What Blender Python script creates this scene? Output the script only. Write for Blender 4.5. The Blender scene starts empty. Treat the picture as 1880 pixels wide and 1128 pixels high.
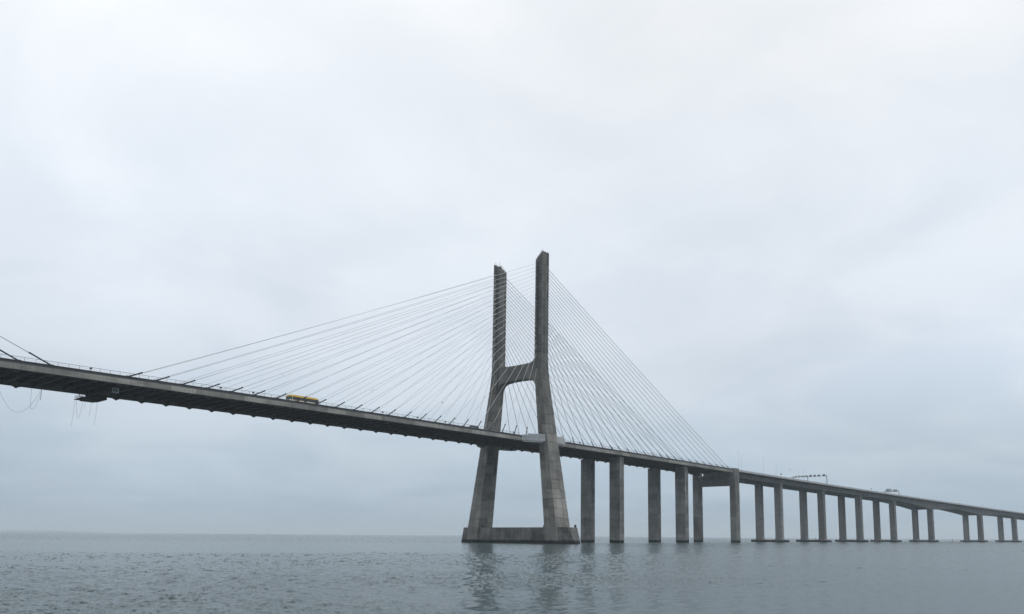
import bpy, math, random
import numpy as np
from mathutils import Matrix, Vector
random.seed(7)
R_ = math.radians
sc = bpy.context.scene
col = sc.collection

# ------------------------------------------------------------------ camera
# bridge frame: X along the bridge (main span negative), Y across it, Z up, water at 0
CAM = Vector((-295.457, -270.967, 3.689))
cd = bpy.data.cameras.new('camera'); cam = bpy.data.objects.new('camera', cd); col.objects.link(cam)
cd.sensor_width = 36; cd.lens = 36 * 1455.39 / 1880
cd.shift_x = -(1028.51 - 940) / 1880; cd.shift_y = (777.56 - 564) / 1880
cd.clip_start = 0.5; cd.clip_end = 90000
r = Vector((0.63509508, -0.77240146, 0.00708744)); u = Vector((-0.11300288, -0.08383028, 0.99005193))
f = Vector((0.76412341, 0.62957801, 0.14052379))
cam.matrix_world = Matrix(((r.x, u.x, -f.x, CAM.x), (r.y, u.y, -f.y, CAM.y), (r.z, u.z, -f.z, CAM.z), (0, 0, 0, 1)))
sc.camera = cam

# ------------------------------------------------------------------ sky, sun, exposure
SUN_AZ = math.atan2(-0.72, 0.69)          # direction the soft light comes from, seen in plan
SUN_EL = R_(48)
world = bpy.data.worlds.new('World'); sc.world = world; world.use_nodes = True
nt = world.node_tree; nt.nodes.clear(); N = nt.nodes.new; L = nt.links.new
out = N('ShaderNodeOutputWorld')
sky = N('ShaderNodeTexSky'); sky.sky_type = 'NISHITA'; sky.sun_disc = False
sky.sun_elevation = SUN_EL; sky.sun_rotation = math.pi / 2 - SUN_AZ
bg1 = N('ShaderNodeBackground'); bg1.inputs['Strength'].default_value = 0.08; L(sky.outputs[0], bg1.inputs[0])
tc = N('ShaderNodeTexCoord'); sep = N('ShaderNodeSeparateXYZ'); L(tc.outputs['Generated'], sep.inputs[0])
def srgb(c):
    return tuple([((v / 255 + .055) / 1.055) ** 2.4 if v > 10 else v / 255 / 12.92 for v in c]) + (1,)
ramp = N('ShaderNodeValToRGB'); ramp.color_ramp.interpolation = 'B_SPLINE'
stops = [(0.0, (160, 179, 195)), (.06, (183, 199, 213)), (.13, (206, 218, 230)), (.22, (219, 228, 239)), (.32, (228, 235, 244)),
         (.42, (237, 242, 249)), (.52, (245, 248, 252)), (.70, (250, 252, 254)), (1.0, (250, 252, 254))]
el = ramp.color_ramp.elements
el[0].position = 0; el[0].color = srgb(stops[0][1]); el[1].position = 1; el[1].color = srgb(stops[-1][1])
for p_, c_ in stops[1:-1]:
    e = el.new(p_); e.color = srgb(c_)
L(sep.outputs[2], ramp.inputs[0])
# cloud sheet: direction pushed out onto a flat layer so that the clouds flatten towards the horizon
mx = N('ShaderNodeMath'); mx.operation = 'MAXIMUM'; L(sep.outputs[2], mx.inputs[0]); mx.inputs[1].default_value = 0
ad = N('ShaderNodeMath'); ad.operation = 'ADD'; L(mx.outputs[0], ad.inputs[0]); ad.inputs[1].default_value = .22
dv = N('ShaderNodeVectorMath'); dv.operation = 'DIVIDE'; L(tc.outputs['Generated'], dv.inputs[0])
cmb = N('ShaderNodeCombineXYZ'); [L(ad.outputs[0], cmb.inputs[i]) for i in range(3)]; L(cmb.outputs[0], dv.inputs[1])
n1 = N('ShaderNodeTexNoise'); n1.inputs['Scale'].default_value = 1.9; n1.inputs['Detail'].default_value = 8; n1.inputs['Roughness'].default_value = .5; n1.inputs['Distortion'].default_value = .4
L(dv.outputs[0], n1.inputs['Vector'])
n2 = N('ShaderNodeTexNoise'); n2.inputs['Scale'].default_value = .75; n2.inputs['Detail'].default_value = 3
L(dv.outputs[0], n2.inputs['Vector'])
cr = N('ShaderNodeValToRGB'); cr.color_ramp.interpolation = 'EASE'
cr.color_ramp.elements[0].position = .3; cr.color_ramp.elements[0].color = (.86, .88, .898, 1)      # grey-blue bellies
cr.color_ramp.elements[1].position = .68; cr.color_ramp.elements[1].color = (1.0, .995, .985, 1)
L(n1.outputs[0], cr.inputs[0])
mc = N('ShaderNodeMix'); mc.data_type = 'RGBA'; mc.blend_type = 'MULTIPLY'; mc.inputs[0].default_value = 1
L(ramp.outputs[0], mc.inputs[6]); L(cr.outputs[0], mc.inputs[7])
m2 = N('ShaderNodeMapRange'); m2.inputs[1].default_value = .3; m2.inputs[2].default_value = .7; m2.inputs[3].default_value = 1.0; m2.inputs[4].default_value = 1.16; L(n2.outputs[0], m2.inputs[0])
bg2 = N('ShaderNodeBackground'); L(mc.outputs[2], bg2.inputs[0]); L(m2.outputs[0], bg2.inputs[1])
mix = N('ShaderNodeMixShader'); mix.inputs[0].default_value = .96
L(bg1.outputs[0], mix.inputs[1]); L(bg2.outputs[0], mix.inputs[2]); L(mix.outputs[0], out.inputs[0])

sd = bpy.data.lights.new('sun', 'SUN'); sd.energy = 0.8; sd.angle = R_(25); sd.color = (1, .97, .92)
so = bpy.data.objects.new('sun', sd); col.objects.link(so)
dirv = Vector((math.cos(SUN_AZ) * math.cos(SUN_EL), math.sin(SUN_AZ) * math.cos(SUN_EL), math.sin(SUN_EL)))
so.rotation_euler = dirv.to_track_quat('Z', 'Y').to_euler(); so.location = (0, -300, 300)
sc.view_settings.view_transform = 'Standard'; sc.view_settings.look = 'None'
sc.view_settings.exposure = 0; sc.view_settings.gamma = 1; sc.view_settings.use_curve_mapping = False
sc.render.engine = 'CYCLES'
sc.cycles.volume_bounces = 1

# ------------------------------------------------------------------ materials
M = {}
def new_mat(name):
    m = bpy.data.materials.new(name); m.use_nodes = True
    t = m.node_tree; b = t.nodes['Principled BSDF']
    M[name] = m
    return m, t, b
def mathn(t, op, a, b=None):
    n = t.nodes.new('ShaderNodeMath'); n.operation = op
    for i, v in enumerate((a, b)):
        if v is None: continue
        if isinstance(v, (int, float)): n.inputs[i].default_value = v
        else: t.links.new(v, n.inputs[i])
    return n.outputs[0]
def rng(t, v, a, b, c, d, smooth=False):
    n = t.nodes.new('ShaderNodeMapRange'); t.links.new(v, n.inputs[0])
    for i, x in enumerate((a, b, c, d)): n.inputs[i + 1].default_value = x
    if smooth: n.interpolation_type = 'SMOOTHSTEP'
    return n.outputs[0]
def noise(t, vec, scale, detail=4, rough=.55, mapping=None):
    n = t.nodes.new('ShaderNodeTexNoise'); n.inputs['Scale'].default_value = scale
    n.inputs['Detail'].default_value = detail; n.inputs['Roughness'].default_value = rough
    if mapping:
        mp = t.nodes.new('ShaderNodeMapping'); mp.inputs['Scale'].default_value = mapping
        t.links.new(vec, mp.inputs[0]); vec = mp.outputs[0]
    t.links.new(vec, n.inputs['Vector']); return n.outputs[0]
def concrete(name, base, var=.35, tide=True, streak=.35, rough=.85, weather=None):
    m, t, b = new_mat(name)
    geo = t.nodes.new('ShaderNodeNewGeometry'); pos = geo.outputs['Position']
    oi = t.nodes.new('ShaderNodeObjectInfo')
    a = rng(t, noise(t, pos, .12, 5), .3, .7, 1 - var, 1 + var)
    s = rng(t, noise(t, pos, 1.0, 4, .6, (.45, .45, .03)), .35, .7, 1 + streak * .4, 1 - streak)
    g = mathn(t, 'MULTIPLY', rng(t, noise(t, pos, 1.6, 6, .7), .3, .7, .84, 1.14), rng(t, noise(t, pos, .5, 4, .6, (.25, .25, 1.6)), .3, .7, .82, 1.16))
    o = rng(t, oi.outputs['Random'], 0, 1, .74, 1.24)
    k = mathn(t, 'MULTIPLY', mathn(t, 'MULTIPLY', a, s), mathn(t, 'MULTIPLY', g, o))
    if weather:   # the older, sootier lifts higher up
        sp0 = t.nodes.new('ShaderNodeSeparateXYZ'); t.links.new(pos, sp0.inputs[0])
        hw = mathn(t, 'ADD', sp0.outputs[2], rng(t, noise(t, pos, .05, 4), .3, .7, -14, 14))
        k = mathn(t, 'MULTIPLY', k, rng(t, hw, 25, 95, 1, weather, True))
    c = t.nodes.new('ShaderNodeMix'); c.data_type = 'RGBA'; c.blend_type = 'MULTIPLY'; c.inputs[0].default_value = 1
    c.inputs[6].default_value = (*base, 1)
    cc = t.nodes.new('ShaderNodeCombineColor'); [t.links.new(k, cc.inputs[i]) for i in range(3)]
    t.links.new(cc.outputs[0], c.inputs[7]); colr = c.outputs[2]
    if tide:      # wet algae band left by the tide
        sp = t.nodes.new('ShaderNodeSeparateXYZ'); t.links.new(pos, sp.inputs[0])
        hgt = mathn(t, 'ADD', sp.outputs[2], rng(t, noise(t, pos, .35, 4), .3, .7, -.35, .35))
        fz = rng(t, hgt, 1.15, 1.8, 1, 0, True)
        c2 = t.nodes.new('ShaderNodeMix'); c2.data_type = 'RGBA'
        t.links.new(fz, c2.inputs[0]); t.links.new(colr, c2.inputs[6]); c2.inputs[7].default_value = (.016, .018, .018, 1)
        colr = c2.outputs[2]
    t.links.new(colr, b.inputs['Base Color']); b.inputs['Roughness'].default_value = rough
    b.inputs['Specular IOR Level'].default_value = .25
    bp = t.nodes.new('ShaderNodeBump'); bp.inputs['Strength'].default_value = .35; bp.inputs['Distance'].default_value = .08
    t.links.new(noise(t, pos, 2.2, 6, .65), bp.inputs['Height']); t.links.new(bp.outputs[0], b.inputs['Normal'])
    return m
def plain(name, c, rough=.6, metal=0, var=.12, scale=3.0):
    m, t, b = new_mat(name)
    geo = t.nodes.new('ShaderNodeNewGeometry')
    k = rng(t, noise(t, geo.outputs['Position'], scale, 4), .3, .7, 1 - var, 1 + var)
    cc = t.nodes.new('ShaderNodeCombineColor')
    for i in range(3): t.links.new(mathn(t, 'MULTIPLY', k, c[i]), cc.inputs[i])
    t.links.new(cc.outputs[0], b.inputs['Base Color'])
    b.inputs['Roughness'].default_value = rough; b.inputs['Metallic'].default_value = metal
    return m
concrete('concrete', (.238, .231, .212), .22, True, .24, weather=.5)
concrete('pier_concrete', (.168, .168, .165), .3, True, .25)
concrete('cap_concrete', (.165, .162, .155), .5, True, .35)
concrete('viaduct_concrete', (.175, .178, .178), .14, True, .25)
concrete('pad_concrete', (.3, .3, .295), .25, True, .3)
concrete('deck_concrete', (.235, .232, .215), .16, False, .25)
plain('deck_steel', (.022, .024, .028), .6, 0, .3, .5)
plain('edge_paint', (.04, .044, .05), .55, 0, .2, .4)
plain('cladding', (.37, .38, .4), .5, 0, .16, .5)
plain('asphalt', (.05, .05, .052), .9, 0, .25, .8)
plain('marking', (.75, .75, .73), .7)
plain('barrier', (.42, .42, .41), .7, 0, .2, .6)
plain('rail_steel', (.10, .105, .11), .5, .2)
plain('parapet_concrete', (.36, .37, .38), .8, 0, .15, .4)
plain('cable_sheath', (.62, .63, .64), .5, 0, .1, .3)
plain('shaded_sheath', (.2, .21, .22), .5, 0, .1, .3)  # same sheath as above, with the cables' shaded side put into the colour
plain('pipe_paint', (.012, .017, .024), .5)
plain('dark_steel', (.025, .027, .03), .55, 0, .3)
plain('galvanised', (.33, .35, .37), .45, .5)
plain('bus_yellow', (.72, .45, .03), .4, 0, .15)
plain('bus_white', (.72, .72, .70), .35, 0, .1)
plain('glass_dark', (.012, .015, .018), .08)
plain('rubber', (.02, .02, .02), .85)
plain('car_dark', (.03, .034, .04), .3)
plain('car_silver', (.38, .39, .4), .3, .4)
plain('sign_back', (.045, .05, .055), .6)
plain('sign_grey', (.3, .32, .34), .6)
plain('board_white', (.85, .86, .87), .6)
plain('rope_fibre', (.16, .16, .17), .9)
plain('gull_grey', (.22, .23, .24), .8)
plain('gull_white', (.7, .7, .7), .8)
plain('buoy_red', (.25, .05, .04), .6)
plain('shore_green', (.07, .085, .08), .95, 0, .4, .004)

# water
m, t, b = new_mat('river_water')
geo = t.nodes.new('ShaderNodeNewGeometry'); pos = geo.outputs['Position']
mp = t.nodes.new('ShaderNodeMapping'); mp.inputs['Rotation'].default_value = (0, 0, R_(-39.5)); t.links.new(pos, mp.inputs[0]); wp = mp.outputs[0]
# rotated frame: x runs with the wind, y across it. Slicks and gusts first, then ripples drawn out into windrows
patch = rng(t, noise(t, wp, 1, 5, .6, (.0045, .0035, 1)), .42, .58, 0, 1, True)
gust = rng(t, noise(t, wp, 1, 4, .6, (.012, .03, 1)), .32, .68, .65, 1.35, True)
def slope(lx, ly, amp, det=2.0):
    mq = t.nodes.new('ShaderNodeMapping'); mq.inputs['Scale'].default_value = (1 / lx, 1 / ly, 1); t.links.new(wp, mq.inputs[0])
    n = t.nodes.new('ShaderNodeTexNoise'); n.inputs['Scale'].default_value = 1; n.inputs['Detail'].default_value = det; n.inputs['Roughness'].default_value = .6
    t.links.new(mq.outputs[0], n.inputs['Vector'])
    sb = t.nodes.new('ShaderNodeVectorMath'); sb.operation = 'SUBTRACT'; t.links.new(n.outputs['Color'], sb.inputs[0]); sb.inputs[1].default_value = (.5, .5, .5)
    sc2 = t.nodes.new('ShaderNodeVectorMath'); sc2.operation = 'MULTIPLY'; t.links.new(sb.outputs[0], sc2.inputs[0]); sc2.inputs[1].default_value = (amp, amp, 0)
    return sc2.outputs[0]
def vadd(p_, q_):
    n = t.nodes.new('ShaderNodeVectorMath'); n.operation = 'ADD'; t.links.new(p_, n.inputs[0])
    if isinstance(q_, tuple): n.inputs[1].default_value = q_
    else: t.links.new(q_, n.inputs[1])
    return n.outputs[0]
v = slope(1.1, .32, .55)
for lx, ly, am in ((3.5, .9, .6), (14, 2.2, .5), (70, 6, .35)): v = vadd(v, slope(lx, ly, am))
ks = mathn(t, 'MULTIPLY', rng(t, patch, 0, 1, .4, 1.0), gust)
sv = t.nodes.new('ShaderNodeVectorMath'); sv.operation = 'SCALE'; t.links.new(v, sv.inputs[0]); t.links.new(ks, sv.inputs['Scale'])
nn = t.nodes.new('ShaderNodeVectorMath'); nn.operation = 'NORMALIZE'; t.links.new(vadd(sv.outputs[0], (0, 0, 1)), nn.inputs[0])
t.links.new(nn.outputs[0], b.inputs['Normal'])
b.inputs['Base Color'].default_value = (.021, .051, .059, 1); b.inputs['IOR'].default_value = 1.33
t.links.new(rng(t, patch, 0, 1, .18, .27), b.inputs['Roughness'])

m, t, b = new_mat('near_water')
b.inputs['Base Color'].default_value = (.021, .051, .059, 1); b.inputs['IOR'].default_value = 1.33      # silty estuary water
at_ = t.nodes.new('ShaderNodeAttribute'); at_.attribute_name = 'ruffle'; t.links.new(at_.outputs['Fac'], b.inputs['Roughness'])

# haze
hm = bpy.data.materials.new('haze_air'); hm.use_nodes = True; ht = hm.node_tree; ht.nodes.clear()
ho = ht.nodes.new('ShaderNodeOutputMaterial'); hv = ht.nodes.new('ShaderNodeVolumePrincipled')
hv.inputs['Color'].default_value = (.86, .94, 1, 1); hv.inputs['Density'].default_value = 1.35e-4; hv.inputs['Anisotropy'].default_value = .2
ht.links.new(hv.outputs[0], ho.inputs['Volume'])

# ------------------------------------------------------------------ mesh helpers
class MB:
    def __init__(s): s.v = []; s.f = []
    def poly(s, pts, faces):
        n = len(s.v); s.v += [tuple(p) for p in pts]; s.f += [tuple(i + n for i in q) for q in faces]; return s
    def hexa(s, p):      # 4 bottom, 4 top
        return s.poly(p, [(3, 2, 1, 0), (4, 5, 6, 7), (0, 1, 5, 4), (1, 2, 6, 5), (2, 3, 7, 6), (3, 0, 4, 7)])
    def box(s, x0, x1, y0, y1, z0, z1):
        return s.hexa([(x0, y0, z0), (x1, y0, z0), (x1, y1, z0), (x0, y1, z0), (x0, y0, z1), (x1, y0, z1), (x1, y1, z1), (x0, y1, z1)])
    def loft(s, secs, cap=True):
        k = len(secs[0]); pts = [p for q in secs for p in q]; fs = []
        for i in range(len(secs) - 1):
            for j in range(k):
                a = i * k + j; c = i * k + (j + 1) % k
                fs.append((a, c, c + k, a + k))
        if cap:
            fs.append(tuple(range(k - 1, -1, -1))); fs.append(tuple(range((len(secs) - 1) * k, len(secs) * k)))
        return s.poly(pts, fs)
    def tube(s, path, r, n=8, r1=None):
        path = [Vector(p) for p in path]; secs = []
        for i, p in enumerate(path):
            d = (path[min(i + 1, len(path) - 1)] - path[max(i - 1, 0)]).normalized()
            a = d.cross(Vector((0, 0, 1)) if abs(d.z) < .95 else Vector((1, 0, 0))).normalized(); c = d.cross(a)
            rr = r if r1 is None else r + (r1 - r) * i / (len(path) - 1)
            secs.append([p + rr * (math.cos(2 * math.pi * j / n) * a + math.sin(2 * math.pi * j / n) * c) for j in range(n)])
        return s.loft(secs)
    def disc(s, c, axis, r, h, n=14):
        c = Vector(c); axis = Vector(axis).normalized()
        return s.tube([c - axis * h / 2, c + axis * h / 2], r, n)
def origin(o):
    p = Vector((0, 0, 0))
    while o: p += o.location; o = o.parent
    return p
def fix(me):
    import bmesh
    bm = bmesh.new(); bm.from_mesh(me); bmesh.ops.recalc_face_normals(bm, faces=bm.faces); bm.to_mesh(me); bm.free()
def part(name, mb, mat, parent=None, loc=None, kind=None, smooth=False):
    base = origin(parent) if parent else Vector((0, 0, 0))
    lo = Vector(loc) if loc is not None else base.copy()
    me = bpy.data.meshes.new(name); me.from_pydata([tuple(Vector(v) - lo) for v in mb.v], [], mb.f); fix(me)
    me.materials.append(M[mat])
    if smooth:
        for p in me.polygons: p.use_smooth = True
    o = bpy.data.objects.new(name, me); col.objects.link(o); o.location = lo - base
    if parent: o.parent = parent
    if kind: o['kind'] = kind
    return o
def inst(src, name, parent, world_loc):
    o = bpy.data.objects.new(name, src.data); col.objects.link(o); o.parent = parent; o.location = Vector(world_loc) - origin(parent); return o
def tag(o, label, cat, group=None):
    o['label'] = label; o['category'] = cat
    if group: o['group'] = group
    return o
def thing(name, loc, label, cat, group=None):
    o = bpy.data.objects.new(name, None); o.empty_display_size = 1; col.objects.link(o); o.location = loc
    return tag(o, label, cat, group)
def structure(o): o['kind'] = 'structure'; return o
def lerp(a, b, t): return a + (b - a) * t
def interp(x, xs, ys):
    if x <= xs[0]: return ys[0]
    for i in range(len(xs) - 1):
        if x <= xs[i + 1]: return lerp(ys[i], ys[i + 1], (x - xs[i]) / (xs[i + 1] - xs[i]))
    return ys[-1]
def sm(name, mb, mat, label, cat, group=None, smooth=False):
    c = sum((Vector(v) for v in mb.v), Vector()) / len(mb.v)
    return tag(part(name, mb, mat, None, c, None, smooth), label, cat, group)

# ------------------------------------------------------------------ setting
W = 24000
structure(part('water', MB().poly([(-W, -W, -.3), (W, -W, -.3), (W, W, -.3), (-W, W, -.3)], [(0, 1, 2, 3)]), 'river_water'))
# the nearer water as real ripples: a sum of wind waves, the mesh coarser the farther it lies from the shore
fd = Vector((f.x, f.y, 0)).normalized(); rt = Vector((fd.y, -fd.x, 0))
def near_water():
    rg = np.random.default_rng(11)
    NR, NC = 300, 2200
    inv = np.linspace(1 / 18., 1 / 1700., NR); D = 1 / inv
    lat = np.linspace(-.86, .76, NC)
    DD, LL = np.meshgrid(D, lat, indexing='ij'); SS = DD * LL            # metres ahead, metres to the side
    X = CAM.x + fd.x * DD + rt.x * SS; Y = CAM.y + fd.y * DD + rt.y * SS
    def blur(sx, sy, seed, n=7):     # soft random field for gusts
        q = np.random.default_rng(seed); o = np.zeros_like(X)
        for _ in range(n):
            o += np.sin(DD / sx * q.uniform(.5, 1.6) + SS / sy * q.uniform(-1.6, 1.6) + q.uniform(0, 6.3))
        return o / math.sqrt(n / 2)
    rough = 1 + .36 * blur(30, 45, 3) + .24 * blur(9, 16, 5)
    st = lambda v, a, b_: np.clip((v - a) / (b_ - a), 0, 1) ** 2 * (3 - 2 * np.clip((v - a) / (b_ - a), 0, 1))
    wob = 12 * blur(60, 50, 8)
    # smooth water: a long slick off the bank, a thin current line, and the lee on the pier side
    slick = st(DD + wob, 150, 180) * (1 - st(DD + wob, 300, 420)) * (1 - st(SS + wob, 10, 80))
    line = np.exp(-((DD + .25 * SS - 84 + .25 * wob) / 6.) ** 2) * (1 - st(SS, 0, 25))
    lee = st(SS / DD + .004 * wob, .1, .45)
    rough = np.clip(rough, .35, 1.9) * (1 - .72 * slick) * (1 - .55 * line) * (1 - .34 * lee) * (1 + .35 * (1 - st(SS / DD, -.3, .0)) * (1 - st(DD, 120, 170)))
    Z = np.zeros_like(X); GX = np.zeros_like(X); GY = np.zeros_like(X)
    wa = math.atan2(fd.y, fd.x) + math.pi + .35
    for i in range(64):
        lam = .28 * (3.2 / .28) ** rg.uniform(0, 1) ** 1.2
        k = 2 * math.pi / lam; th = wa + rg.normal(0, .75); ph = rg.uniform(0, 6.28)
        slope = .172 / math.sqrt(64) * math.sqrt(2) * (1 if lam < 2 else (2 / lam) ** .5)
        kx, ky = k * math.cos(th), k * math.sin(th); P = kx * X + ky * Y + ph
        sn, cs = np.sin(P), np.cos(P)
        Z += slope / k * cs; GX -= slope * math.cos(th) * sn; GY -= slope * math.sin(th) * sn
    fall = rough / np.sqrt(1 + DD / 165.)
    ruffle = .20 + .07 * st(SS / DD + .003 * wob, .0, .14) + .03 * st(DD, 150, 600) - .03 * slick
    GX *= fall; GY *= fall; Z = Z * np.clip(rough, 0, 1) * (1 - st(DD, 250, 1300)) 
    Nn = np.stack([-GX, -GY, np.ones_like(GX)], -1); Nn /= np.linalg.norm(Nn, axis=-1, keepdims=True)
    co = np.stack([X, Y, Z], -1).reshape(-1, 3).astype(np.float32)
    idx = np.arange(NR * NC).reshape(NR, NC)
    quads = np.stack([idx[:-1, :-1], idx[:-1, 1:], idx[1:, 1:], idx[1:, :-1]], -1).reshape(-1, 4).astype(np.int32)
    if True:
        a0, a1, a2 = co[quads[0, 0]], co[quads[0, 1]], co[quads[0, 2]]
        if np.cross(a1 - a0, a2 - a0)[2] < 0: quads = quads[:, ::-1].copy()
    me = bpy.data.meshes.new('water'); n = len(quads)
    me.vertices.add(len(co)); me.vertices.foreach_set('co', co.ravel())
    me.loops.add(n * 4); me.loops.foreach_set('vertex_index', quads.ravel())
    me.polygons.add(n); me.polygons.foreach_set('loop_start', np.arange(0, n * 4, 4, dtype=np.int32))
    me.update(); me.shade_smooth()
    me.normals_split_custom_set_from_vertices(Nn.reshape(-1, 3).tolist())
    ra = me.attributes.new('ruffle', 'FLOAT', 'POINT'); ra.data.foreach_set('value', ruffle.astype(np.float32).ravel())
    me.materials.append(M['near_water'])
    o = bpy.data.objects.new('water', me); col.objects.link(o); return structure(o)
near_water()
# low far bank on the left, about seven kilometres off
mb = MB(); secs = []
for i in range(41):
    a = -1.3 + i * (1.3 - .556) / 40         # bearing as side/forward ratio
    d0 = CAM + (fd + rt * a) * 11000; d1 = CAM + (fd + rt * a) * 11900
    hgt = (27 + 3 * math.sin(i * .9) + 2 * math.sin(i * 2.3)) * min(1, (40 - i) / 5 + .05)
    secs.append([(d0.x, d0.y, -.5), (d0.x, d0.y, .5 * hgt), ((d0.x + d1.x) / 2, (d0.y + d1.y) / 2, hgt), (d1.x, d1.y, .7 * hgt), (d1.x, d1.y, -.5)])
structure(part('far_shore_hills', mb.loft(secs), 'shore_green'))

# ------------------------------------------------------------------ pylon
LZ = [-1.5, 7.69, 85.87, 147.48]
def lv(z, k):          # leg section at height z: half depth, inner Y, outer Y
    if z < 7.69: z2 = 7.69 + (z - 7.69) * .6
    else: z2 = z
    zs = [7.69, 85.87, 147.48]
    tabs = {'h': [5.34, 2.75, 2.6], 'i': [22.4, 12.63, 12.61], 'o': [29.68, 16.99, 17.16]}
    if z2 < 7.69:
        a = tabs[k]; return a[0] + (a[1] - a[0]) / 78.18 * (z2 - 7.69)
    # rounded knee
    v = interp(z2, zs, tabs[k])
    if 78 < z2 < 94:
        tt = (z2 - 78) / 16; a, b, c = interp(78, zs, tabs[k]), interp(85.87, zs, tabs[k]), interp(94, zs, tabs[k])
        v = (1 - tt) ** 2 * a + 2 * tt * (1 - tt) * b + tt * tt * c
    return v
pylon = thing('bridge_pylon', (0, 0, 0), 'tall grey concrete H-shaped pylon on a slab footing in the water', 'pylon')
ZT, ZTI = 147.48, 143.53
for s in (-1, 1):
    side = 'bus' if s < 0 else 'far'
    z_list = [-1.5] + [7.69 + i * (ZTI - 7.69) / 40 for i in range(41)]
    secs = []
    e = .2     # core sits behind the formwork panels
    for z in z_list:
        h_, i_, o_ = lv(z, 'h') - e, lv(z, 'i') + e, lv(z, 'o') - e
        secs.append([(-h_, s * i_, z), (h_, s * i_, z), (h_, s * o_, z), (-h_, s * o_, z)])
    h_, i_, o_ = lv(ZTI, 'h') - e, lv(ZTI, 'i') + e, lv(ZTI, 'o') - e
    secs.append([(-h_, s * i_, ZTI + .02), (h_, s * i_, ZTI + .02), (h_, s * o_, ZT - .03), (-h_, s * o_, ZT - .03)])
    leg = part('leg', MB().loft(secs), 'concrete', pylon, (0, s * 20, 0))
    # formwork panels, one object each, on the west face and on the face towards the camera side
    rows = [0.4 + 0 * 1, 7.69] + [7.69 + 4.58 * k for k in range(1, 30)]
    rows = [z for z in rows if z < ZTI - 1] + [ZTI]
    yk = 'o' if s < 0 else 'i'
    g = .11
    for k in range(len(rows) - 1):
        z0, z1 = rows[k] + g, rows[k + 1] - g
        last = k == len(rows) - 2
        # -X face: two columns
        for c0, c1 in ((0, .5), (.5, 1)):
            q = []
            for z in (z0, z1):
                a, b_ = lv(z, 'i'), lv(z, 'o'); hh = lv(z, 'h')
                ya, yb = lerp(a, b_, c0) + (g if c0 else 0), lerp(a, b_, c1) - (g if c1 < 1 else 0)
                zz = (z, z)
                if last and z == z1: zz = (lerp(ZTI, ZT, c0), lerp(ZTI, ZT, c1))
                q += [(-hh, s * ya, zz[0]), (-hh + .24, s * ya, zz[0]), (-hh + .24, s * yb, zz[1]), (-hh, s * yb, zz[1])]
            part('panel', MB().hexa(q), 'concrete', leg, ((-lv(z0, 'h')), s * lv(z0, 'i'), z0))
        # face towards -Y: two columns split by the pipe groove
        for c0, c1 in ((-1, .26), (.34, 1)):
            q = []
            for z in (z0, z1):
                zz = z
                if last and z == z1: zz = ZT if yk == 'o' else ZTI
                hh = lv(z, 'h'); y = s * lv(z, yk); d = .24
                x0, x1 = c0 * hh + (.242 if c0 == -1 else 0), c1 * hh
                q += [(x0, y, zz), (x1, y, zz), (x1, y + d, zz), (x0, y + d, zz)]
            part('panel', MB().hexa(q), 'concrete', leg, (0, s * lv(z0, yk), z0))
    # drain pipe in the groove, top deck ladder and rods
    pz = [8.5 + k * 4 for k in range(34)]
    part('drain_pipe', MB().tube([(lv(z, 'h') * .3, s * lv(z, yk) + (.02), z) for z in pz], .07, 6), 'galvanised', leg)
    mb = MB()
    for k in range(7):
        yy = s * lerp(lv(ZTI, 'i') + .4, lv(ZTI, 'o') - .4, k / 6); zz = lerp(ZTI, ZT, k / 6)
        for x in (-2.2, 2.2): mb.tube([(x, yy, zz - .1), (x, yy, zz + 1.1)], .05, 5)
    for x in (-2.2, 2.2):
        mb.tube([(x, s * (lv(ZTI, 'i') + .4), ZTI + 1.1), (x, s * (lv(ZTI, 'o') - .4), ZT + 1.1)], .045, 5)
    mb.tube([(0, s * 15.4, 145.5), (0, s * 15.4, 149.2)], .06, 5)
    mb.box(-.5, .5, s * 15 - .5, s * 15 + .5, 145.0, 146.6)
    part('summit_railing', mb, 'dark_steel', leg)
# cross beam: dished top, arched bottom
secs_y = [i / 16 * 2 - 1 for i in range(17)]
def beam_at(y):
    a = abs(y); top = 90.1 + .35 * (a / 12) ** 2 + 2.4 * max(0, (a - 9.5) / 3.2) ** 2.2
    bot = 82.4 - .9 * (a / 12) ** 2 - 2.2 * max(0, (a - 9.5) / 3.2) ** 2.2
    return top, bot
secs = []
for q in secs_y:
    y = q * 12.9; tp, bt = beam_at(y)
    secs.append([(-2.3, y, bt), (2.3, y, bt), (2.3, y, tp), (-2.3, y, tp)])
beam = part('crossbeam', MB().loft(secs), 'concrete', pylon, (0, 0, 86))
edges = [-12.4, -6.0, 0, 6.0, 12.4]
for k in range(4):
    a, b_ = edges[k] + .05, edges[k + 1] - .05; secs = []
    for i in range(9):
        y = lerp(a, b_, i / 8); tp, bt = beam_at(y)
        secs.append([(-2.42, y, bt + .06), (-2.3, y, bt + .06), (-2.3, y, tp - .06), (-2.42, y, tp - .06)])
    part('panel', MB().loft(secs), 'concrete', beam, (-2.4, (a + b_) / 2, 86))
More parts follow.
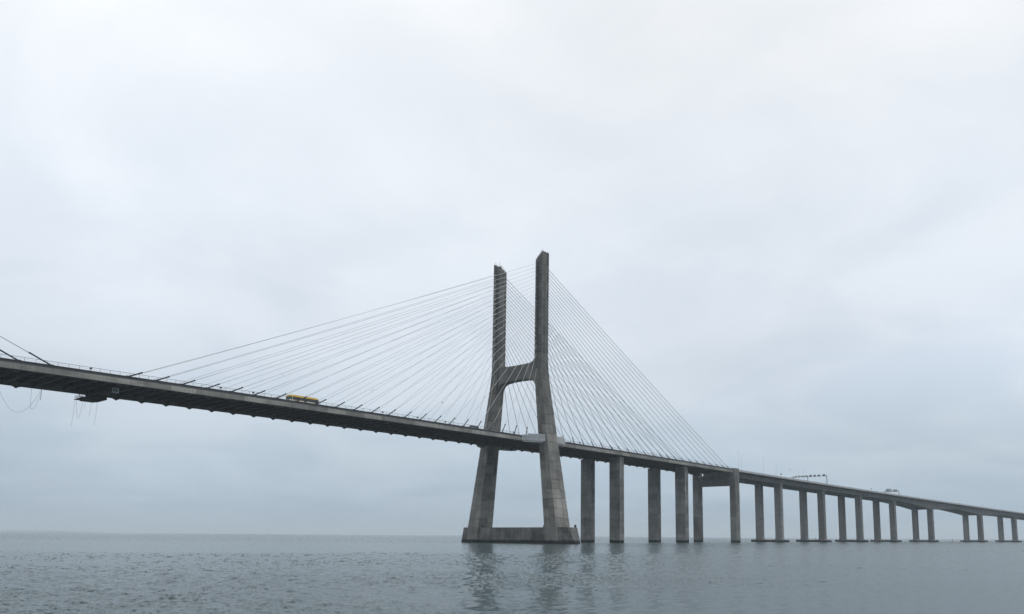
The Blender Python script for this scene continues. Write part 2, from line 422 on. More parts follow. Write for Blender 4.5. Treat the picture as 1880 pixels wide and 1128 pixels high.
# footing: a wall between the legs with boat-shaped ends
def ring(z, k):
    g = k
    return [(-4.3 - g * .2, -30, z), (-4.3 - g * .2, 30, z), (-4.9 + g * .3, 33.2 + g * 2.0, z), (5.3, 35.2 + g * 1.4, z), (6.6, 30, z), (6.6, -30, z), (5.4, -34.1 - g * 2.0, z), (-2.0 + g * 3.6, -34.1 - g * 2, z)]
foot = part('footing', MB().loft([ring(-1.5, 1.2), ring(.7, .9), ring(7.69, 0)]), 'cap_concrete', pylon)
for i, (y0, y1) in enumerate([(-21.8, -14.6), (-14.5, -7.3), (-7.2, 0), (.1, 7.2), (7.3, 14.5), (14.6, 21.8)]):
    q = []
    for z, g in ((.9, .88), (7.6, .02)):
        x = -4.3 - g * .2
        q += [(x - .09, y0, z), (x + .05, y0, z), (x + .05, y1, z), (x - .09, y1, z)]
    part('panel', MB().hexa(q), 'cap_concrete', foot, (-4.5, (y0 + y1) / 2, .9))
mb = MB()
for y in (-33.2, -32, -30.6, 30.8, 32, 33.4, 34.2):
    mb.tube([(-1.4, y, 7.6), (-1.4, y, 8.8)], .05, 5)
mb.tube([(-1.4, -33.2, 8.75), (-1.4, -30.6, 8.75)], .05, 5); mb.tube([(-1.4, 30.8, 8.75), (-1.4, 34.2, 8.75)], .05, 5)
for y in (-21.2, 20.6): mb.box(-4.1, -3.1, y - .5, y + .5, 7.6, 8.7)
mb.box(4.6, 5.4, -33.6, -32.9, 7.6, 9.0)
part('footing_railing', mb, 'dark_steel', foot)

# ------------------------------------------------------------------ cable-stayed deck
def zd(X): return 51.64 - .002416 * X - 1.7075e-5 * X * X
MAIN = [-10.6 - 8.37 * k for k in range(23)]
SIDE = [10.6, 19.0, 27.4, 35.5, 44.1, 52.5, 61, 69.4, 78.2, 86.6, 95.2, 104, 112.8, 121, 129.5, 138, 147.2, 156.4, 165.5, 174.3, 183.2, 191.1, 198.2]
OTHER = [-215.7, -223.9]
X0, X1 = -330., 203.2
deck = thing('bridge_deck', (0, 0, zd(0)), 'long dark-bellied concrete deck of the cable-stayed spans, carried by the stays', 'bridge deck')
ST = [X0 + (X1 - X0) * i / 64 for i in range(65)]
def run(prof, st=ST): return MB().loft([[(x, y, zd(x) + z) for y, z in prof] for x in st])
for s in (-1, 1):
    gd = part('edge_girder', run([(s * 15.34, -.905), (s * 15.48, -2.63), (s * 13.9, -2.63), (s * 13.9, -.905)]), 'deck_concrete', deck)
    part('edge_strip', run([(s * 15.42, 0), (s * 15.42, -.14), (s * 15.22, -.2), (s * 15.22, -.9), (s * 15.1, -.9), (s * 15.1, 0)]), 'edge_paint', deck)
    n = int((X1 - X0) / 8.37)
    for k in range(n):          # precast segments of the edge
        xa, xb = X1 - (k + 1) * 8.37 + .03, X1 - k * 8.37 - .03
        q = [(x, s * y, zd(x) + z) for z, ys in ((-2.58, (15.6, 15.45)), (-.92, (15.43, 15.3))) for x, y in ((xa, ys[0]), (xb, ys[0]), (xb, ys[1]), (xa, ys[1]))]
        part('edge_panel', MB().hexa(q), 'deck_concrete', gd, ((xa + xb) / 2, s * 15.5, zd(xa)))
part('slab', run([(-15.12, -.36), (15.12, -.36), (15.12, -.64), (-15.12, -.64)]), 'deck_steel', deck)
for s in (-1, 1):
    part('carriageway', run([(s * .9, -.355), (s * 13.6, -.355), (s * 13.6, -.35), (s * .9, -.35)]), 'asphalt', deck)
    part('safety_barrier', run([(s * 13.75, -.36), (s * 14.15, -.36), (s * 14.0, .35), (s * 13.9, .35)]), 'barrier', deck)
    for y in (1.5, 12.9):
        part('lane_line', run([(s * y, -.348), (s * (y + .18), -.348), (s * (y + .18), -.345), (s * y, -.345)]), 'marking', deck)
part('median_barrier', run([(-.3, -.36), (.3, -.36), (.1, .4), (-.1, .4)]), 'barrier', deck)
# floor beams between the two edge girders
fb = None; x = X0 + 2
while x < X1 - 1:
    z = zd(x)
    if fb is None:
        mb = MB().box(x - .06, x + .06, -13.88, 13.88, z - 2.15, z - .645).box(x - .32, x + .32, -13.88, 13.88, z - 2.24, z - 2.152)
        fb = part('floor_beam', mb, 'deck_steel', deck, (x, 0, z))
    else: inst(fb, 'floor_beam', deck, (x, 0, z))
    x += 4.185
for y in (-7, 0, 7):
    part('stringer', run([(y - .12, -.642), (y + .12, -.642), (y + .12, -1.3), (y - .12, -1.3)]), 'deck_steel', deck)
# stay anchorages under the edge girders
ab = None
for s in (-1, 1):
    for x in OTHER + MAIN + SIDE:
        if abs(x) < 9: continue
        z = zd(x) - 2.632
        if ab is None:
            mb = MB().box(x - .9, x + .9, s * 14.7 - .45, s * 14.7 + .45, z - .28, z).box(x - .35, x + .35, s * 14.7 - .3, s * 14.7 + .3, z - .62, z - .281)
            ab = part('anchor_block', mb, 'deck_steel', deck, (x, s * 14.7, z))
        else: inst(ab, 'anchor_block', deck, (x, s * 14.7, z))
# railings
for s in (-1, 1):
    for xa, xb in ((X0, -16.5), (15, X1 - .2)):
        mb = MB(); n = int((xb - xa) / 2.8); st = [xa + (xb - xa) * i / n for i in range(n + 1)]
        for h_, r_ in ((1.05, .06), (.55, .02)):
            mb.tube([(x, s * 15.25, zd(x) + h_) for x in st[::3] + [st[-1]]], r_, 5)
        for x in st: mb.box(x - .035, x + .035, s * 15.25 - .04, s * 15.25 + .04, zd(x) - .05, zd(x) + 1.08)
        part('railing', mb, 'rail_steel', deck, kind='stuff')
for x in (-205.5, -165.3, -153.5, -97.5, -79.5, -63.6, -20.2, 31, 60.5):
    z = zd(x); part('marker_box', MB().box(x - .3, x + .3, -15.5, -15.1, z + .5, z + .95).tube([(x, -15.25, z), (x, -15.25, z + .6)], .05, 5), 'dark_steel', deck)
# balconies with pale cladding that lead the footway round the pylon legs
for s in (-1, 1):
    for pts in ([(-14.6, 15.66), (-12.0, 17.6), (-9.4, 19.4), (-4.75, 22.0)], [(4.75, 21.9), (12, 20.0), (15.5, 18.0), (16.4, 15.66)]):
        bal = part('balcony', MB().loft([[(x, s * y, 51.6 + z) for x, y in pts] + [(pts[-1][0], s * 15.66, 51.6 + z), (pts[0][0] + .01, s * 15.64, 51.6 + z)] for z in (-2.5, -2.2)]), 'cladding', deck, (pts[1][0], s * 17, 49.4))
        cx, cy = sum(q[0] for q in pts) / 4, 17.2
        part('underframe', MB().loft([[(lerp(x, cx, .15), s * lerp(y, cy, .15), 51.6 + z) for x, y in pts] + [(lerp(pts[-1][0], cx, .15), s * 15.75, 51.6 + z), (lerp(pts[0][0], cx, .15), s * 15.75, 51.6 + z)] for z in (-3.1, -2.5)]), 'barrier', bal)
        for k in range(len(pts) - 1):
            (xa, ya), (xb, yb) = pts[k], pts[k + 1]
            d = Vector((xb - xa, yb - ya)).normalized(); nrm = Vector((-d.y, d.x)) if -d.x * 0 + d.y * 0 + (-d.y * 0 + d.x) > 0 else Vector((d.y, -d.x))
            xa, ya, xb, yb = xa + d.x * .03, ya + d.y * .03, xb - d.x * .03, yb - d.y * .03
            hi = .35 if (k == 0 and xa < 0) else .95
            for z0, z1 in ((-2.45, -.75), (-.68, hi)):
                q = [(x, s * y, 51.6 + z) for z in (z0, z1) for x, y in ((xa, ya), (xb, yb), (xb + nrm.x * .12, yb + nrm.y * .12), (xa + nrm.x * .12, ya + nrm.y * .12))]
                part('cladding_panel', MB().hexa(q), 'cladding', bal, ((xa + xb) / 2, s * (ya + yb) / 2, 51.6 + z0))

# ------------------------------------------------------------------ stay cables
ORD = 'first second third fourth fifth sixth seventh eighth ninth tenth eleventh twelfth thirteenth fourteenth fifteenth sixteenth seventeenth eighteenth nineteenth twentieth twenty-first twenty-second twenty-third'.split()
ZTOP = [141.56, 139.59, 137.67, 135.83, 133.86, 131.89, 129.99, 128.03, 126.08, 124.25, 122.3, 120.41, 118.46, 116.46, 114.34, 112.22, 110.11, 107.39, 104.81, 102.28, 99.58, 95.7, 87.96][::-1]
def stay(a, b_, label, group, collar=True, rr=.115, pipe=4.6, mat='cable_sheath'):
    a, b_ = Vector(a), Vector(b_); Lc = (b_ - a).length; d = (b_ - a).normalized()
    o = thing('stay_cable', a, label, 'stay cable', group)
    n = 10; path = []
    for i in range(n + 1):
        q = i / n; p = a.lerp(b_, q); p.z -= 4 * q * (1 - q) * Lc * .0035; path.append(p)
    part('cable', MB().tube(path, rr, 7), mat, o, smooth=True)
    mb = MB().tube([a - d * .9, a + d * min(pipe, Lc * .2)], .22, 8).tube([a + d * (pipe - .35), a + d * (pipe + .02)], .27, 8)
    part('guide_pipe', mb, 'pipe_paint', o, smooth=True)
    part('deck_socket', MB().box(a.x - .55, a.x + .55, a.y - .32, a.y + .32, a.z - .12, a.z + .28), 'pipe_paint', o)
    if collar:
        part('pylon_collar', MB().tube([b_ - d * 1.1, b_ + d * .3], .44, 8), 'dark_steel', o)
    return o
for s in (-1, 1):
    edge = 'bus-side edge' if s < 0 else 'edge away from bus'
    for k in range(23):
        zt = ZTOP[k]; yt = s * (lv(zt, 'i') * .62 + lv(zt, 'o') * .38); hx = lv(zt, 'h')
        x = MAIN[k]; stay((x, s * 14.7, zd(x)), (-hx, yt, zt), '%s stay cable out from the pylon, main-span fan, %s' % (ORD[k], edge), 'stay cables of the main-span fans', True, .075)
        x = SIDE[k]; stay((x, s * 14.7, zd(x)), (hx, yt, zt), '%s stay cable out from the pylon, fan over the piers, %s' % (ORD[k], edge), 'stay cables of the fans over the piers', True, .11, 3.4, 'shaded_sheath')
for k, x in enumerate(OTHER):
    for s in (-1, 1):
        zt = 141.56 - k * 1.97
        stay((x, s * 14.7, zd(x)), (-407.5, s * 14.3, zt), '%s stay cable rising away from the pylon beyond midspan, %s' % (('outermost', 'second outermost')[k], 'bus-side edge' if s < 0 else 'edge away from bus'), 'stay cables of the opposite fan', False, .09, 6.5, 'shaded_sheath')

# ------------------------------------------------------------------ piers under the side span
def column(parent, x0, x1, y0, y1, z0, z1, mat, lift, cols=1, batter=0.0):
    c = part('shaft', MB().box(x0 + .16, x1, min(y0, y1) + .16, max(y0, y1) - .02, z0, z1), mat, parent)
    z = .5; ylo, yhi = min(y0, y1), max(y0, y1)
    while z < z1 - .5:
        zz = min(z + lift, z1 - .1)
        part('panel', MB().box(x0, x0 + .2, ylo, yhi, z + .08, zz - .08), mat, c, (x0, ylo, z))
        xm = (x0 + x1) / 2
        part('panel', MB().box(x0 + .205, xm - .1, ylo, ylo + .2, z + .08, zz - .08), mat, c, (x0, ylo, z))
        part('panel', MB().box(xm + .1, x1, ylo, ylo + .2, z + .08, zz - .08), mat, c, (xm, ylo, z))
        z = zz
    return c
for i, X in enumerate((71.6, 142.7)):
    for s in (-1, 1):
        wh = ('standing nearest the pylon footing', 'standing nearest the portal pier')[i]
        o = thing('bridge_pier', (X, s * 10.3, 0), 'grey pier column %s, %s' % (wh, 'bus side' if s < 0 else 'away from the bus side'), 'pier', 'pier columns under the side span')
        column(o, X - 2.1, X + 2.1, s * 6.7, s * 13.85, -1.5, zd(X) - 3.25, 'pier_concrete', 4.4)
        part('bearing', MB().box(X - 1.2, X + 1.2, s * 11.9 - .9 if s > 0 else s * 11.9 - .9, s * 11.9 + .9, zd(X) - 3.25, zd(X) - 2.64), 'dark_steel', o)
portal = thing('portal_pier', (205.5, 0, 0), 'concrete portal pier with a crossbeam, at the end of the stay cables', 'pier')
for s in (-1, 1):
    column(portal, 203.3, 209.3, s * 12.3, s * 16.75, -1.5, 51.0, 'pier_concrete', 8.5)
pb = part('crossbeam', MB().box(203.8, 208.8, -12.26, 12.26, 39.0, 45.7), 'pier_concrete', portal)
for y in (-10.4, -3.5, 3.5, 8.6): part('bearing', MB().box(204.2, 208.4, y - .9, y + .9, 45.7, 46.4), 'dark_steel', portal)
part('end_diaphragm', MB().box(202.2, 203.2, -13.8, 7.4, 46.45, 49.6), 'deck_concrete', deck)
part('end_diaphragm', MB().box(202.2, 203.2, 9.6, 13.8, 46.45, 49.6), 'deck_concrete', deck)

# ------------------------------------------------------------------ viaduct
RV, S0 = 2649.2, 251.3
def pose(S):
    if S <= S0: return Vector((S, 0)), 0.0
    a = (S - S0) / RV; return Vector((S0 + RV * math.sin(a), -RV * (1 - math.cos(a)))), -a
def at(S, Y, z, du=0):
    o, a = pose(S); return (o.x - Y * math.sin(a) + du * math.cos(a), o.y + Y * math.cos(a) + du * math.sin(a), z)
def zp(S): return 50.4 - .0037 * (S - 206) - 2.72e-5 * (S - 206) ** 2     # top of parapet
VS = [291.5, 372.6, 451.0, 528.2, 620.5, 751.0, 845.6, 925.0]
def depth(S):         # girder soffit below parapet top; deeper over the two big-span piers
    base = interp(S, [206, 291, 372, 451, 528, 560, 686, 800, 845, 960], [4.9, 5.1, 5.3, 5.4, 5.5, 5.6, 5.5, 5.4, 5.4, 5.3])
    e = 0
    for c, w, k in ((620.5, 84, 4.5), (751.0, 84, 3.8)):
        q = min(1, abs(S - c) / w); e = max(e, k * (1 - q) ** 1.7)
    return base + e
SV = [209.6 + i * 4.5 for i in range(165)]
SE = SV[-1]
via = thing('viaduct_deck', at(291, 0, zp(291)), 'curving grey concrete viaduct deck of twin box girders beyond the portal pier', 'bridge deck')
for s in (-1, 1):
    secs = []
    for S in SV:
        t_ = zp(S); d = depth(S); hb = 2.9
        ys = [(.35, -.95), (15.3, -.95), (15.3, -1.25), (11.7, -1.95), (8.2 + hb, -d), (8.2 - hb, -d), (4.7, -1.95), (.35, -1.25)]
        secs.append([at(S, s * y, t_ + z) for y, z in ys])
    part('box_girder', MB().loft(secs), 'viaduct_concrete', via)
    part('parapet', MB().loft([[at(S, s * y, zp(S) + z) for y, z in ((15.31, -1.35), (15.6, -1.35), (15.55, -.25), (15.33, -.25))] for S in SV]), 'parapet_concrete', via)
    part('asphalt_lane', MB().loft([[at(S, s * y, zp(S) + z) for y, z in ((.9, -.945), (14.6, -.945), (14.6, -.94), (.9, -.94))] for S in SV]), 'asphalt', via)
    mb = MB()
    for h_, r_ in ((.0, .06), (-.13, .03)):
        mb.tube([at(S, s * 15.45, zp(S) + h_) for S in SV[::2]], r_, 5)
    for S in SV:
        p = at(S, s * 15.45, zp(S)); mb.box(p[0] - .05, p[0] + .05, p[1] - .05, p[1] + .05, p[2] - .3, p[2] + .03)
    part('railing', mb, 'rail_steel', via, kind='stuff')
part('median_barrier', MB().loft([[at(S, y, zp(S) + z) for y, z in ((-.34, -.95), (.34, -.95), (.12, -.1), (-.12, -.1))] for S in SV]), 'barrier', via)
words = ['first', 'second', 'third', 'fourth', 'fifth', 'sixth', 'seventh', 'eighth']
for i, S in enumerate(VS):
    extra = {4: ' under a deepened girder before the widest gap', 5: ' under a deepened girder past the widest gap'}.get(i, '')
    o = thing('viaduct_pier', at(S, 0, 0), '%s twin-column viaduct pier beyond the portal pier%s' % (words[i], extra), 'pier', 'twin-column viaduct piers')
    zt = zp(S) - depth(S)
    pad = part('pad', MB().loft([[at(S, y, z, du) for du, y in ((-2.0 + e, -15.1 + e), (2.0 - e, -15.1 + e), (2.0 - e, 15.1 - e), (-2.0 + e, 15.1 - e))] for z, e in ((-1.2, 0), (1.9, 0), (2.1, .2))]), 'pad_concrete', o)
    for s in (-1, 1):
        c0 = s * 8.2
        sec = lambda z, g: [at(S, y, z, du) for du, y in ((-2.1 - g, c0 - 2.45 - g), (-1.8 - g, c0 - 2.75 - g), (1.8 + g, c0 - 2.75 - g), (2.1 + g, c0 - 2.45 - g), (2.1 + g, c0 + 2.45 + g), (1.8 + g, c0 + 2.75 + g), (-1.8 - g, c0 + 2.75 + g), (-2.1 - g, c0 + 2.45 + g))]
        part('column', MB().loft([sec(2.1, .35), sec(3.0, .0), sec(zt - .01, 0)]), 'viaduct_concrete', o)

# ------------------------------------------------------------------ road furniture on the viaduct
def gantry_at(S, ya, yb, posts, zb, label, boards):
    base = at(S, ya, zp(S) - .95); o = thing('sign_gantry', base, label, 'sign gantry')
    mb = MB()
    for y in posts:
        mb = MB().tube([at(S, y, zp(S) - .95, -.35), at(S, y, zp(S) + zb + .7, -.35)], .13, 6).tube([at(S, y, zp(S) - .95, .35), at(S, y, zp(S) + zb + .7, .35)], .13, 6)
        for k in range(4): mb.tube([at(S, y, zp(S) + k * zb / 4, -.35), at(S, y, zp(S) + (k + 1) * zb / 4, .35)], .06, 5)
        part('post', mb, 'dark_steel', o)
    mb = MB()
    for z in (0, .7): mb.tube([at(S, ya, zp(S) + zb + z), at(S, yb, zp(S) + zb + z)], .11, 6)
    n = 14
    for k in range(n):
        mb.tube([at(S, lerp(ya, yb, k / n), zp(S) + zb + (k % 2) * .7), at(S, lerp(ya, yb, (k + 1) / n), zp(S) + zb + ((k + 1) % 2) * .7)], .05, 5)
    part('boom', mb, 'dark_steel', o)
    for (y, w, z0, z1, mat, nm) in boards:
        q = [at(S, yy, zp(S) + zb + z, du) for z in (z0, z1) for yy, du in ((y - w, -.55), (y + w, -.55), (y + w, -.3), (y - w, -.3))]
        part(nm, MB().hexa(q), mat, o)
    return o
gantry_at(369.8, -15.0, 17.5, (-15, 2, 15), 6.6, 'wide sign gantry of lane signals spanning the whole viaduct deck', [
    (-12.8, .9, -.1, 1.6, 'sign_back', 'lane_signal'), (-8.3, .8, .1, 1.5, 'sign_back', 'lane_signal'), (-4.6, .8, .1, 1.5, 'sign_back', 'lane_signal'), (-.8, .9, -.1, 1.5, 'sign_back', 'lane_signal'),
    (3.0, 1.6, .0, 1.3, 'sign_grey', 'lane_signal'), (6.6, 1.2, .0, 1.3, 'sign_grey', 'lane_signal'), (9.6, .9, .1, 1.4, 'sign_grey', 'lane_signal'), (12.6, .8, .1, 1.4, 'sign_grey', 'lane_signal')])
gantry_at(529.4, -15.0, -.6, (-15, -.6), 3.4, 'short sign gantry with two pale sign boards far along the viaduct', [
    (-11.3, 2.2, -.4, 2.0, 'sign_grey', 'sign_board'), (-7.2, .6, -.4, 3.0, 'sign_grey', 'sign_board'), (-4.2, 1.9, -.4, 2.9, 'sign_grey', 'sign_board')])
for i, (S, r_, lab) in enumerate(((282.1, .55, 'dark round sign on a short post just past the portal pier'), (464.7, .45, 'dark round sign on a short post before the short sign gantry'), (743.1, .4, 'dark round sign on a short post over the deepened girder'))):
    p = Vector(at(S, -15.1, zp(S) - .5)); o = thing('road_sign', p, lab, 'sign', 'round signs along the viaduct')
    part('post', MB().tube([p, p + Vector((0, 0, 2.3))], .06, 6), 'dark_steel', o)
    part('disc', MB().disc(p + Vector((0, 0, 2.4)), (.8, .6, 0), r_, .08, 16), 'sign_back', o)
for i, (S, Y, hgt) in enumerate(((213.0, -14.9, 14.0), (252.5, -14.9, 14.0), (275.5, 14.4, 15.0), (336, 14.4, 15.0), (378, 14.4, 15), (389, 14.4, 15))):
    p = Vector(at(S, Y, zp(S) - .95)); s = -1 if Y > 0 else 1
    o = thing('lamp_post', p, ('thin tall lamp post on the viaduct edge, %s' % ('bus side, next to the portal pier' if i == 0 else 'bus side, short of the round sign' if i == 1 else 'far edge, ' + ('across from the round sign', 'before the wide gantry', 'just past the wide gantry', 'second past the wide gantry')[i - 2])), 'lamp post', 'lamp posts on the viaduct')
    part('pole', MB().tube([p, p + Vector((0, 0, hgt))], .075, 6, .04), 'galvanised', o)
    part('lamp_head', MB().box(p.x - .15, p.x + .15, min(p.y, p.y + s * 1.2), max(p.y, p.y + s * 1.2), p.z + hgt - .02, p.z + hgt + .08), 'galvanised', o)

# ------------------------------------------------------------------ vehicles
def wheel(o, c, r_, w):
    ty = part('wheel', MB().disc(c, (0, 1, 0), r_, w, 18), 'rubber', o)
    part('rim', MB().disc((c[0], c[1], c[2]), (0, 1, 0), r_ * .58, w + .04, 14), 'galvanised', ty)
def slopeX(x): return -.002416 - 2 * 1.7075e-5 * x
bx, by = -131.2, -10.9; bz = zd(bx) - .345
bus = thing('city_bus', (bx, by, bz), 'yellow city bus with white skirt and dark windows driving along the deck edge', 'bus')
def B(x0, x1, y0, y1, z0, z1): return MB().box(bx + x0, bx + x1, by + y0, by + y1, bz + z0, bz + z1)
Lh, Wh = 6.2, 1.275
prof = [(-Lh, .38), (Lh - .1, .38), (Lh, 1.0), (Lh - .02, 1.35), (-Lh, 1.35)]
part('skirt', MB().loft([[(bx + x, by + y, bz + z) for x, z in prof] for y in (-Wh, Wh)]), 'bus_white', bus)
prof = [(-Lh, 1.352), (Lh - .02, 1.352), (Lh - .24, 2.52), (-Lh + .02, 2.52)]
part('window_band', MB().loft([[(bx + x, by + y, bz + z) for x, z in prof] for y in (-Wh + .03, Wh - .03)]), 'glass_dark', bus)
prof = [(-Lh + .02, 2.522), (Lh - .24, 2.522), (Lh - .40, 2.92), (Lh - .8, 3.1), (-Lh + .25, 3.1), (-Lh + .05, 2.98)]
part('roof', MB().loft([[(bx + x, by + y * (1 if z < 2.9 else .95), bz + z) for x, z in prof] for y in (-Wh, Wh)]), 'bus_yellow', bus)
part('air_unit', B(-4.8, .2, -.8, .8, 3.1, 3.24), 'bus_yellow', bus)
part('air_unit', B(1.2, 4.6, -.85, .85, 3.1, 3.22), 'bus_yellow', bus)
for s in (-1, 1):
    for k in range(6):      # pillars split the glazing into panes
        x = -5.2 + k * 1.9
        part('pillar', B(x, x + .16, s * Wh - .02 if s > 0 else -Wh - .0, s * Wh + .0 if s > 0 else -Wh + .02, 1.36, 2.515), 'bus_white' if k == 0 else 'car_dark', bus)
    part('stripe', B(-5.9, 5.6, s * Wh - .01 if s > 0 else -Wh - .012, s * Wh + .012 if s > 0 else -Wh + .01, 1.24, 1.33), 'bus_yellow', bus)
    for x in (-3.3, 3.5): wheel(bus, (bx + x, by + s * (Wh - .14), bz + .48), .48, .3)
part('rear_engine_grille', B(-Lh - .03, -Lh - .001, -1.0, 1.0, .7, 2.5), 'glass_dark', bus)
for x in (-.2, 4.5): part('door', B(x, x + 1.15, -Wh - .03, -Wh - .001, .45, 2.46), 'glass_dark', bus)
for s in (-1, 1): part('mirror', MB().tube([(bx + Lh - .3, by + s * 1.15, bz + 2.75), (bx + Lh + .3, by + s * 1.45, bz + 2.6), (bx + Lh + .3, by + s * 1.45, bz + 2.2)], .05, 6).box(bx + Lh + .24, bx + Lh + .4, by + s * 1.45 - .1, by + s * 1.45 + .1, bz + 1.9, bz + 2.3), 'bus_white', bus)
for s in (-1, 1): part('headlight', B(Lh - .04, Lh + .012, s * .95 - .18, s * .95 + .18, .75, .92), 'marking', bus)
bus.rotation_euler = (0, math.atan(-slopeX(bx)), 0)

def car(loc, length, height, mat, label, rz=0, tall=False, group='cars and vans on the bridge'):
    o = thing('van' if tall else 'car', (0, 0, 0), label, 'van' if tall else 'car', group)
    h2, w = length / 2, .9
    if tall:
        lo = [(-h2, .35), (h2, .35), (h2, .95), (h2 - .9, 1.15), (-h2, 1.15)]
        up = [(-h2, 1.152), (h2 - .9, 1.152), (h2 - 1.5, height), (-h2 + .1, height)]
    else:
        lo = [(-h2, .3), (h2, .3), (h2, .7), (h2 - .3, .82), (h2 - 1.2, .92), (-h2 + .2, .95), (-h2, .8)]
        up = [(-h2 + .35, .952), (h2 - 1.3, .922), (h2 - 2.0, height), (-h2 + .95, height)]
    part('body', MB().loft([[(x, y, z) for x, z in lo] for y in (-w, w)]), mat, o)
    cab = part('cabin', MB().loft([[(x, y * (1 if z < 1.2 else .82), z) for x, z in up] for y in (-w + .04, w - .04)]), mat if tall else 'glass_dark', o)
    x0, x1 = up[3][0], up[2][0]
    part('roof', MB().box(x0 + .05, x1 - .05, -.7, .7, height + .001, height + .05), mat, cab)
    for s in (-1, 1):
        if tall: part('side_window', MB().hexa([(x1 - 1.1, s * .875, 1.2), (x1 + .2, s * .875, 1.2), (x1 + .2, s * .895, 1.2), (x1 - 1.1, s * .895, 1.2), (x1 - 1.1, s * .75, height - .2), (x1 - .1, s * .75, height - .2), (x1 - .1, s * .78, height - .2), (x1 - 1.1, s * .78, height - .2)]), 'glass_dark', cab)
        for x in (-h2 + .8, h2 - .85): wheel(o, (x, s * .8, .32), .32, .22)
    o.location = loc; o.rotation_euler = (0, 0, rz)
    return o
def on_deck(x, y): return (x, y, zd(x) - .345)
car(on_deck(-41.2, -10.5), 5.9, 2.1, 'car_dark', 'dark van on the deck near the pylon leg, main-span side', 0, True)
car(on_deck(28.5, -10.5), 4.4, 1.5, 'car_dark', 'dark car on the deck just past the pylon, over the piers')
car(on_deck(-9.0, -7.0), 4.4, 1.5, 'car_silver', 'silver car on the deck passing between the pylon legs')
for S, tall, lab in ((692, True, 'white van on the viaduct over the widest gap'), (812, True, 'white van far along the viaduct, beyond the deepened girder')):
    a = pose(S)[1]; car(at(S, -11, zp(S) - .938), 5.6, 2.2, 'bus_white', lab, a, tall)

# ------------------------------------------------------------------ things hanging under the deck
z0 = zd(-195) - 2.63
plain('rust_steel', (.05, .038, .032), .8, 0, .3)
plat = thing('inspection_platform', (-193, 6, z0 - 1.9), 'dark steel inspection platform hanging below the deck near midspan', 'platform')
part('floor', MB().box(-198.2, -191.2, 9.0, 17.4, z0 - 1.75, z0 - 1.55), 'rust_steel', plat)
part('walkway', MB().box(-196.4, -192.4, -4.2, 8.98, z0 - .62, z0 - .42), 'rust_steel', plat)
part('end_wall', MB().box(-197.9, -191.5, 8.7, 8.99, z0 - 1.7, z0 - .62), 'rust_steel', plat)
part('underframe', MB().box(-196.8, -192.6, 10.0, 16.6, z0 - 2.1, z0 - 1.752), 'rust_steel', plat)
for x in (-197.0, -192.0):
    for y in (10, 16.6):
        part('hanger', MB().tube([(x, y, z0 - 1.6), (x, y, z0 + .5)], .09, 6), 'dark_steel', plat)
mb = MB()
for xa, xb, ya, yb in ((-198.1, -191.3, 17.3, 17.3), (-198.1, -198.1, 9.2, 17.3), (-191.3, -191.3, 9.2, 17.3)):
    for h_ in (.55, 1.1): mb.tube([(xa, ya, z0 - 1.55 + h_), (xb, yb, z0 - 1.55 + h_)], .04, 5)
    for k in range(9): mb.tube([(lerp(xa, xb, k / 8), lerp(ya, yb, k / 8), z0 - 1.55), (lerp(xa, xb, k / 8), lerp(ya, yb, k / 8), z0 - .4)], .035, 5)
part('guard_rail', mb, 'dark_steel', plat, kind='stuff')
for (x, y) in ((-196.6, 14.8), (-193.8, 12.5), (-192.1, 15.2)): part('tool_box', MB().box(x - .6, x + .6, y - .5, y + .5, z0 - 1.55, z0 - .75), 'dark_steel', plat)
# marking board on the platform's end
for x in (-196.0, -192.8):
    for y in (-3.6, 3): part('hanger', MB().tube([(x, y, z0 - .5), (x, y, z0 + .9)], .08, 6), 'dark_steel', plat)
sg = thing('sign_board', (-194, -4.6, z0 - 1.6), 'pale square board with dark chevrons on the end of the inspection platform', 'sign')
part('board', MB().box(-195.0, -193.0, -4.45, -4.3, z0 - 1.3, z0 + .35), 'board_white', sg)
def stroke(pts, w):
    mb = MB()
    for k in range(len(pts) - 1):
        (xa, za), (xb, zb) = pts[k], pts[k + 1]; d = Vector((xb - xa, zb - za)).normalized(); n_ = Vector((-d.y, d.x)) * w / 2
        q = [(x, y, z) for y in (-4.47, -4.452) for x, z in ((xa + n_.x, za + n_.y), (xb + n_.x, zb + n_.y), (xb - n_.x, zb - n_.y), (xa - n_.x, za - n_.y))]
        mb.hexa(q)
    return mb
c0 = z0 - .45
for pts in ([(-194.35, c0 + .5), (-194.75, c0 + .05), (-194.5, c0 - .5)], [(-194.25, c0 + .35), (-193.95, c0 - .35), (-193.5, c0 + .4)], [(-193.5, c0 - .1), (-193.3, c0 - .5)]):
    part('chevron', stroke(pts, .2), 'sign_back', sg)
def rope(pts, label, r_=.032):
    mb = MB().tube(pts, r_, 5); p = Vector(pts[0])
    return tag(part('rope', mb, 'rope_fibre', None, p), label, 'rope', 'ropes hanging under the deck')
def cat(a, b_, low, n=14):
    a, b_ = Vector(a), Vector(b_); out_ = []
    for i in range(n + 1):
        q = i / n; p = a.lerp(b_, q); p.z -= 4 * q * (1 - q) * low; out_.append(p)
    return out_
for x, y, zl, lab in ((-198.0, 17.2, 9.0, 'longest rope hanging from the outer corner of the inspection platform'), (-193.2, 16.5, 5.0, 'short rope hanging from the middle of the inspection platform'),
                      (-191.4, 16.5, 8.0, 'long rope hanging from the inspection platform end nearer the pylon'), (-195.0, 16.5, 3.0, 'shortest rope hanging from the inspection platform')):
    rope([(x, y, z0 - 1.7), (x - .1, y, z0 - 1.7 - zl * .5), (x - .4, y, z0 - 1.7 - zl)], lab)
rope(cat((-197.6, 17.2, z0 - 1.7), (-195.6, 17.0, z0 - 1.7), 6.0), 'narrow rope loop slung under the outer end of the inspection platform')
zb = zd(-215) - 2.7
rope(cat((-220.5, 15.2, zb), (-208.6, 15.2, zb), 8.0, 24), 'wide sagging rope loop under the deck between anchorages, away from the pylon')
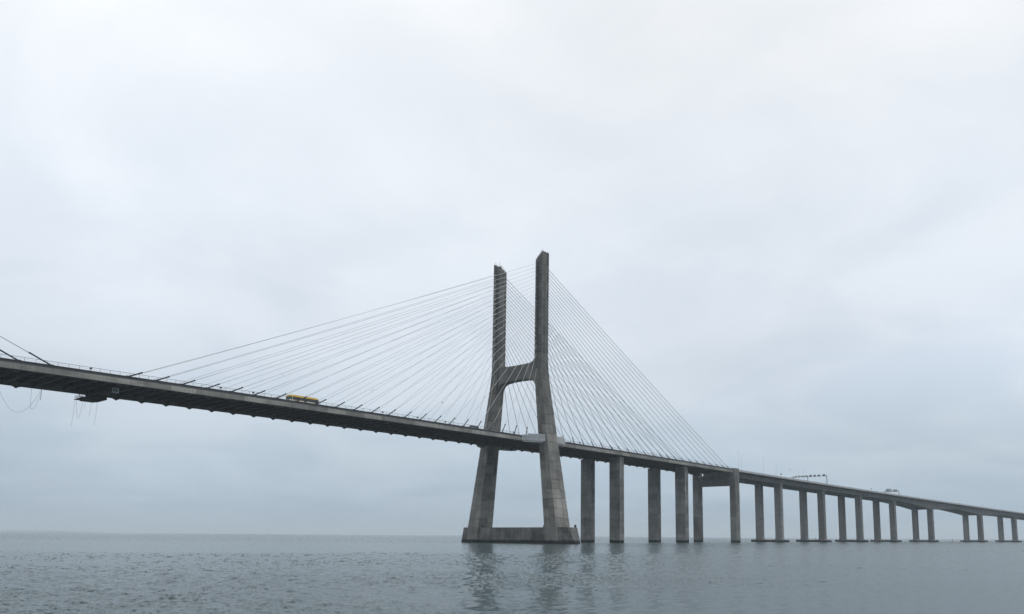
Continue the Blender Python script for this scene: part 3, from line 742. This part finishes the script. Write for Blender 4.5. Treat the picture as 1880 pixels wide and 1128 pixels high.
rope(cat((-211.1, 15.2, zb - 6.3), (-208.4, 15.2, zb), 2.3), 'small rope loop branching off the wide sagging loop')
rope([(-211.3, 15.2, zb), (-211.1, 15.2, zb - 6.4)], 'straight drop rope holding up the wide sagging loop')
rope([(-208.5, 15.2, zb), (-208.5, 15.2, zb - 3.4)], 'thick short rope end hanging from the deck anchorage', .07)

# ------------------------------------------------------------------ gulls and buoys
def gull(loc, head, bank, span, flap, label):
    o = thing('gull', (0, 0, 0), label, 'bird', 'gulls flying by the bridge')
    prof = [(-.34, .02), (-.2, .07), (0, .1), (.16, .08), (.26, .06), (.33, .045), (.4, .008)]
    mb = MB().loft([[(x, r_ * math.cos(k * math.pi / 4), r_ * math.sin(k * math.pi / 4)) for k in range(8)] for x, r_ in prof])
    part('body', mb, 'gull_white', o, smooth=True)
    for s in (-1, 1):
        pts = []
        for q, c0, c1, z in ((.05, -.14, .14, .03), (.45, -.1, .2, .03 + flap), (.75, -.16, .08, .03 + flap * .9), (1, -.26, -.2, .03 + flap * .5)):
            pts.append([(c0, s * q * span / 2, z), (c1, s * q * span / 2, z), (c1, s * q * span / 2, z + .02), (c0, s * q * span / 2, z + .025)])
        part('wing', MB().loft(pts), 'gull_grey', o)
    part('tail', MB().hexa([(-.5, -.1, .0), (-.3, -.04, .0), (-.3, .04, .0), (-.5, .1, .0), (-.5, -.1, .02), (-.3, -.04, .03), (-.3, .04, .03), (-.5, .1, .02)]), 'gull_white', o)
    o.location = loc; o.rotation_euler = (bank, 0, head)
for (px, *a) in (((-79.0, -30, 57.26), 2.4, .15, 1.9, .25, 'gull flying in front of the main-span cables, wings raised'),
                 ((-151.4, -30, 57.1), .6, .3, 1.7, .1, 'gull flying above the bus'),
                 ((-114.0, -30, 57.3), 1.0, -.3, 1.8, .12, 'gull gliding just ahead of the bus'),
                 ((-55, -30, 63), 2.2, .0, 1.8, .05, 'gull gliding beside the pylon leg away from the bus'),
                 ((22.5, -30, 57), 1.4, .5, 1.9, .2, 'gull flying before the cables over the piers'),
                 ((264.5, -30, 53.4), 2.2, .45, 4.2 / 2, .1, 'gull flying above the viaduct by the round sign')):
    gull(px, *a)
def buoy(loc, s, label):
    o = thing('buoy', loc, label, 'buoy', 'buoys on the river'); p = Vector(loc)
    part('float', MB().loft([[(p.x + r_ * s * math.cos(k * math.pi / 6), p.y + r_ * s * math.sin(k * math.pi / 6), p.z + z * s) for k in range(12)] for z, r_ in ((-.5, .6), (0, .9), (.35, .85), (.5, .3))]), 'buoy_red', o)
    part('mast', MB().tube([p + Vector((0, 0, .4 * s)), p + Vector((0, 0, 1.9 * s))], .12 * s, 6), 'buoy_red', o)
    part('topmark', MB().loft([[(p.x + r_ * s * math.cos(k * math.pi / 4), p.y + r_ * s * math.sin(k * math.pi / 4), p.z + z * s) for k in range(8)] for z, r_ in ((1.6, .1), (1.95, .35), (2.3, .1))]), 'buoy_red', o)
buoy((690, 122, 0), 1.6, 'small buoy on the water seen between the pier columns and the portal pier')
buoy(at(684, -4, 0), 1.5, 'small buoy on the water in the widest gap of the viaduct')

# ------------------------------------------------------------------ haze
HZ = W + 500
hz = MB().box(-HZ, HZ, -HZ, HZ, -4, 158)
me = bpy.data.meshes.new('haze'); me.from_pydata(hz.v, [], hz.f); fix(me); me.materials.append(hm)
ho_ = bpy.data.objects.new('haze', me); col.objects.link(ho_); ho_['kind'] = 'stuff'
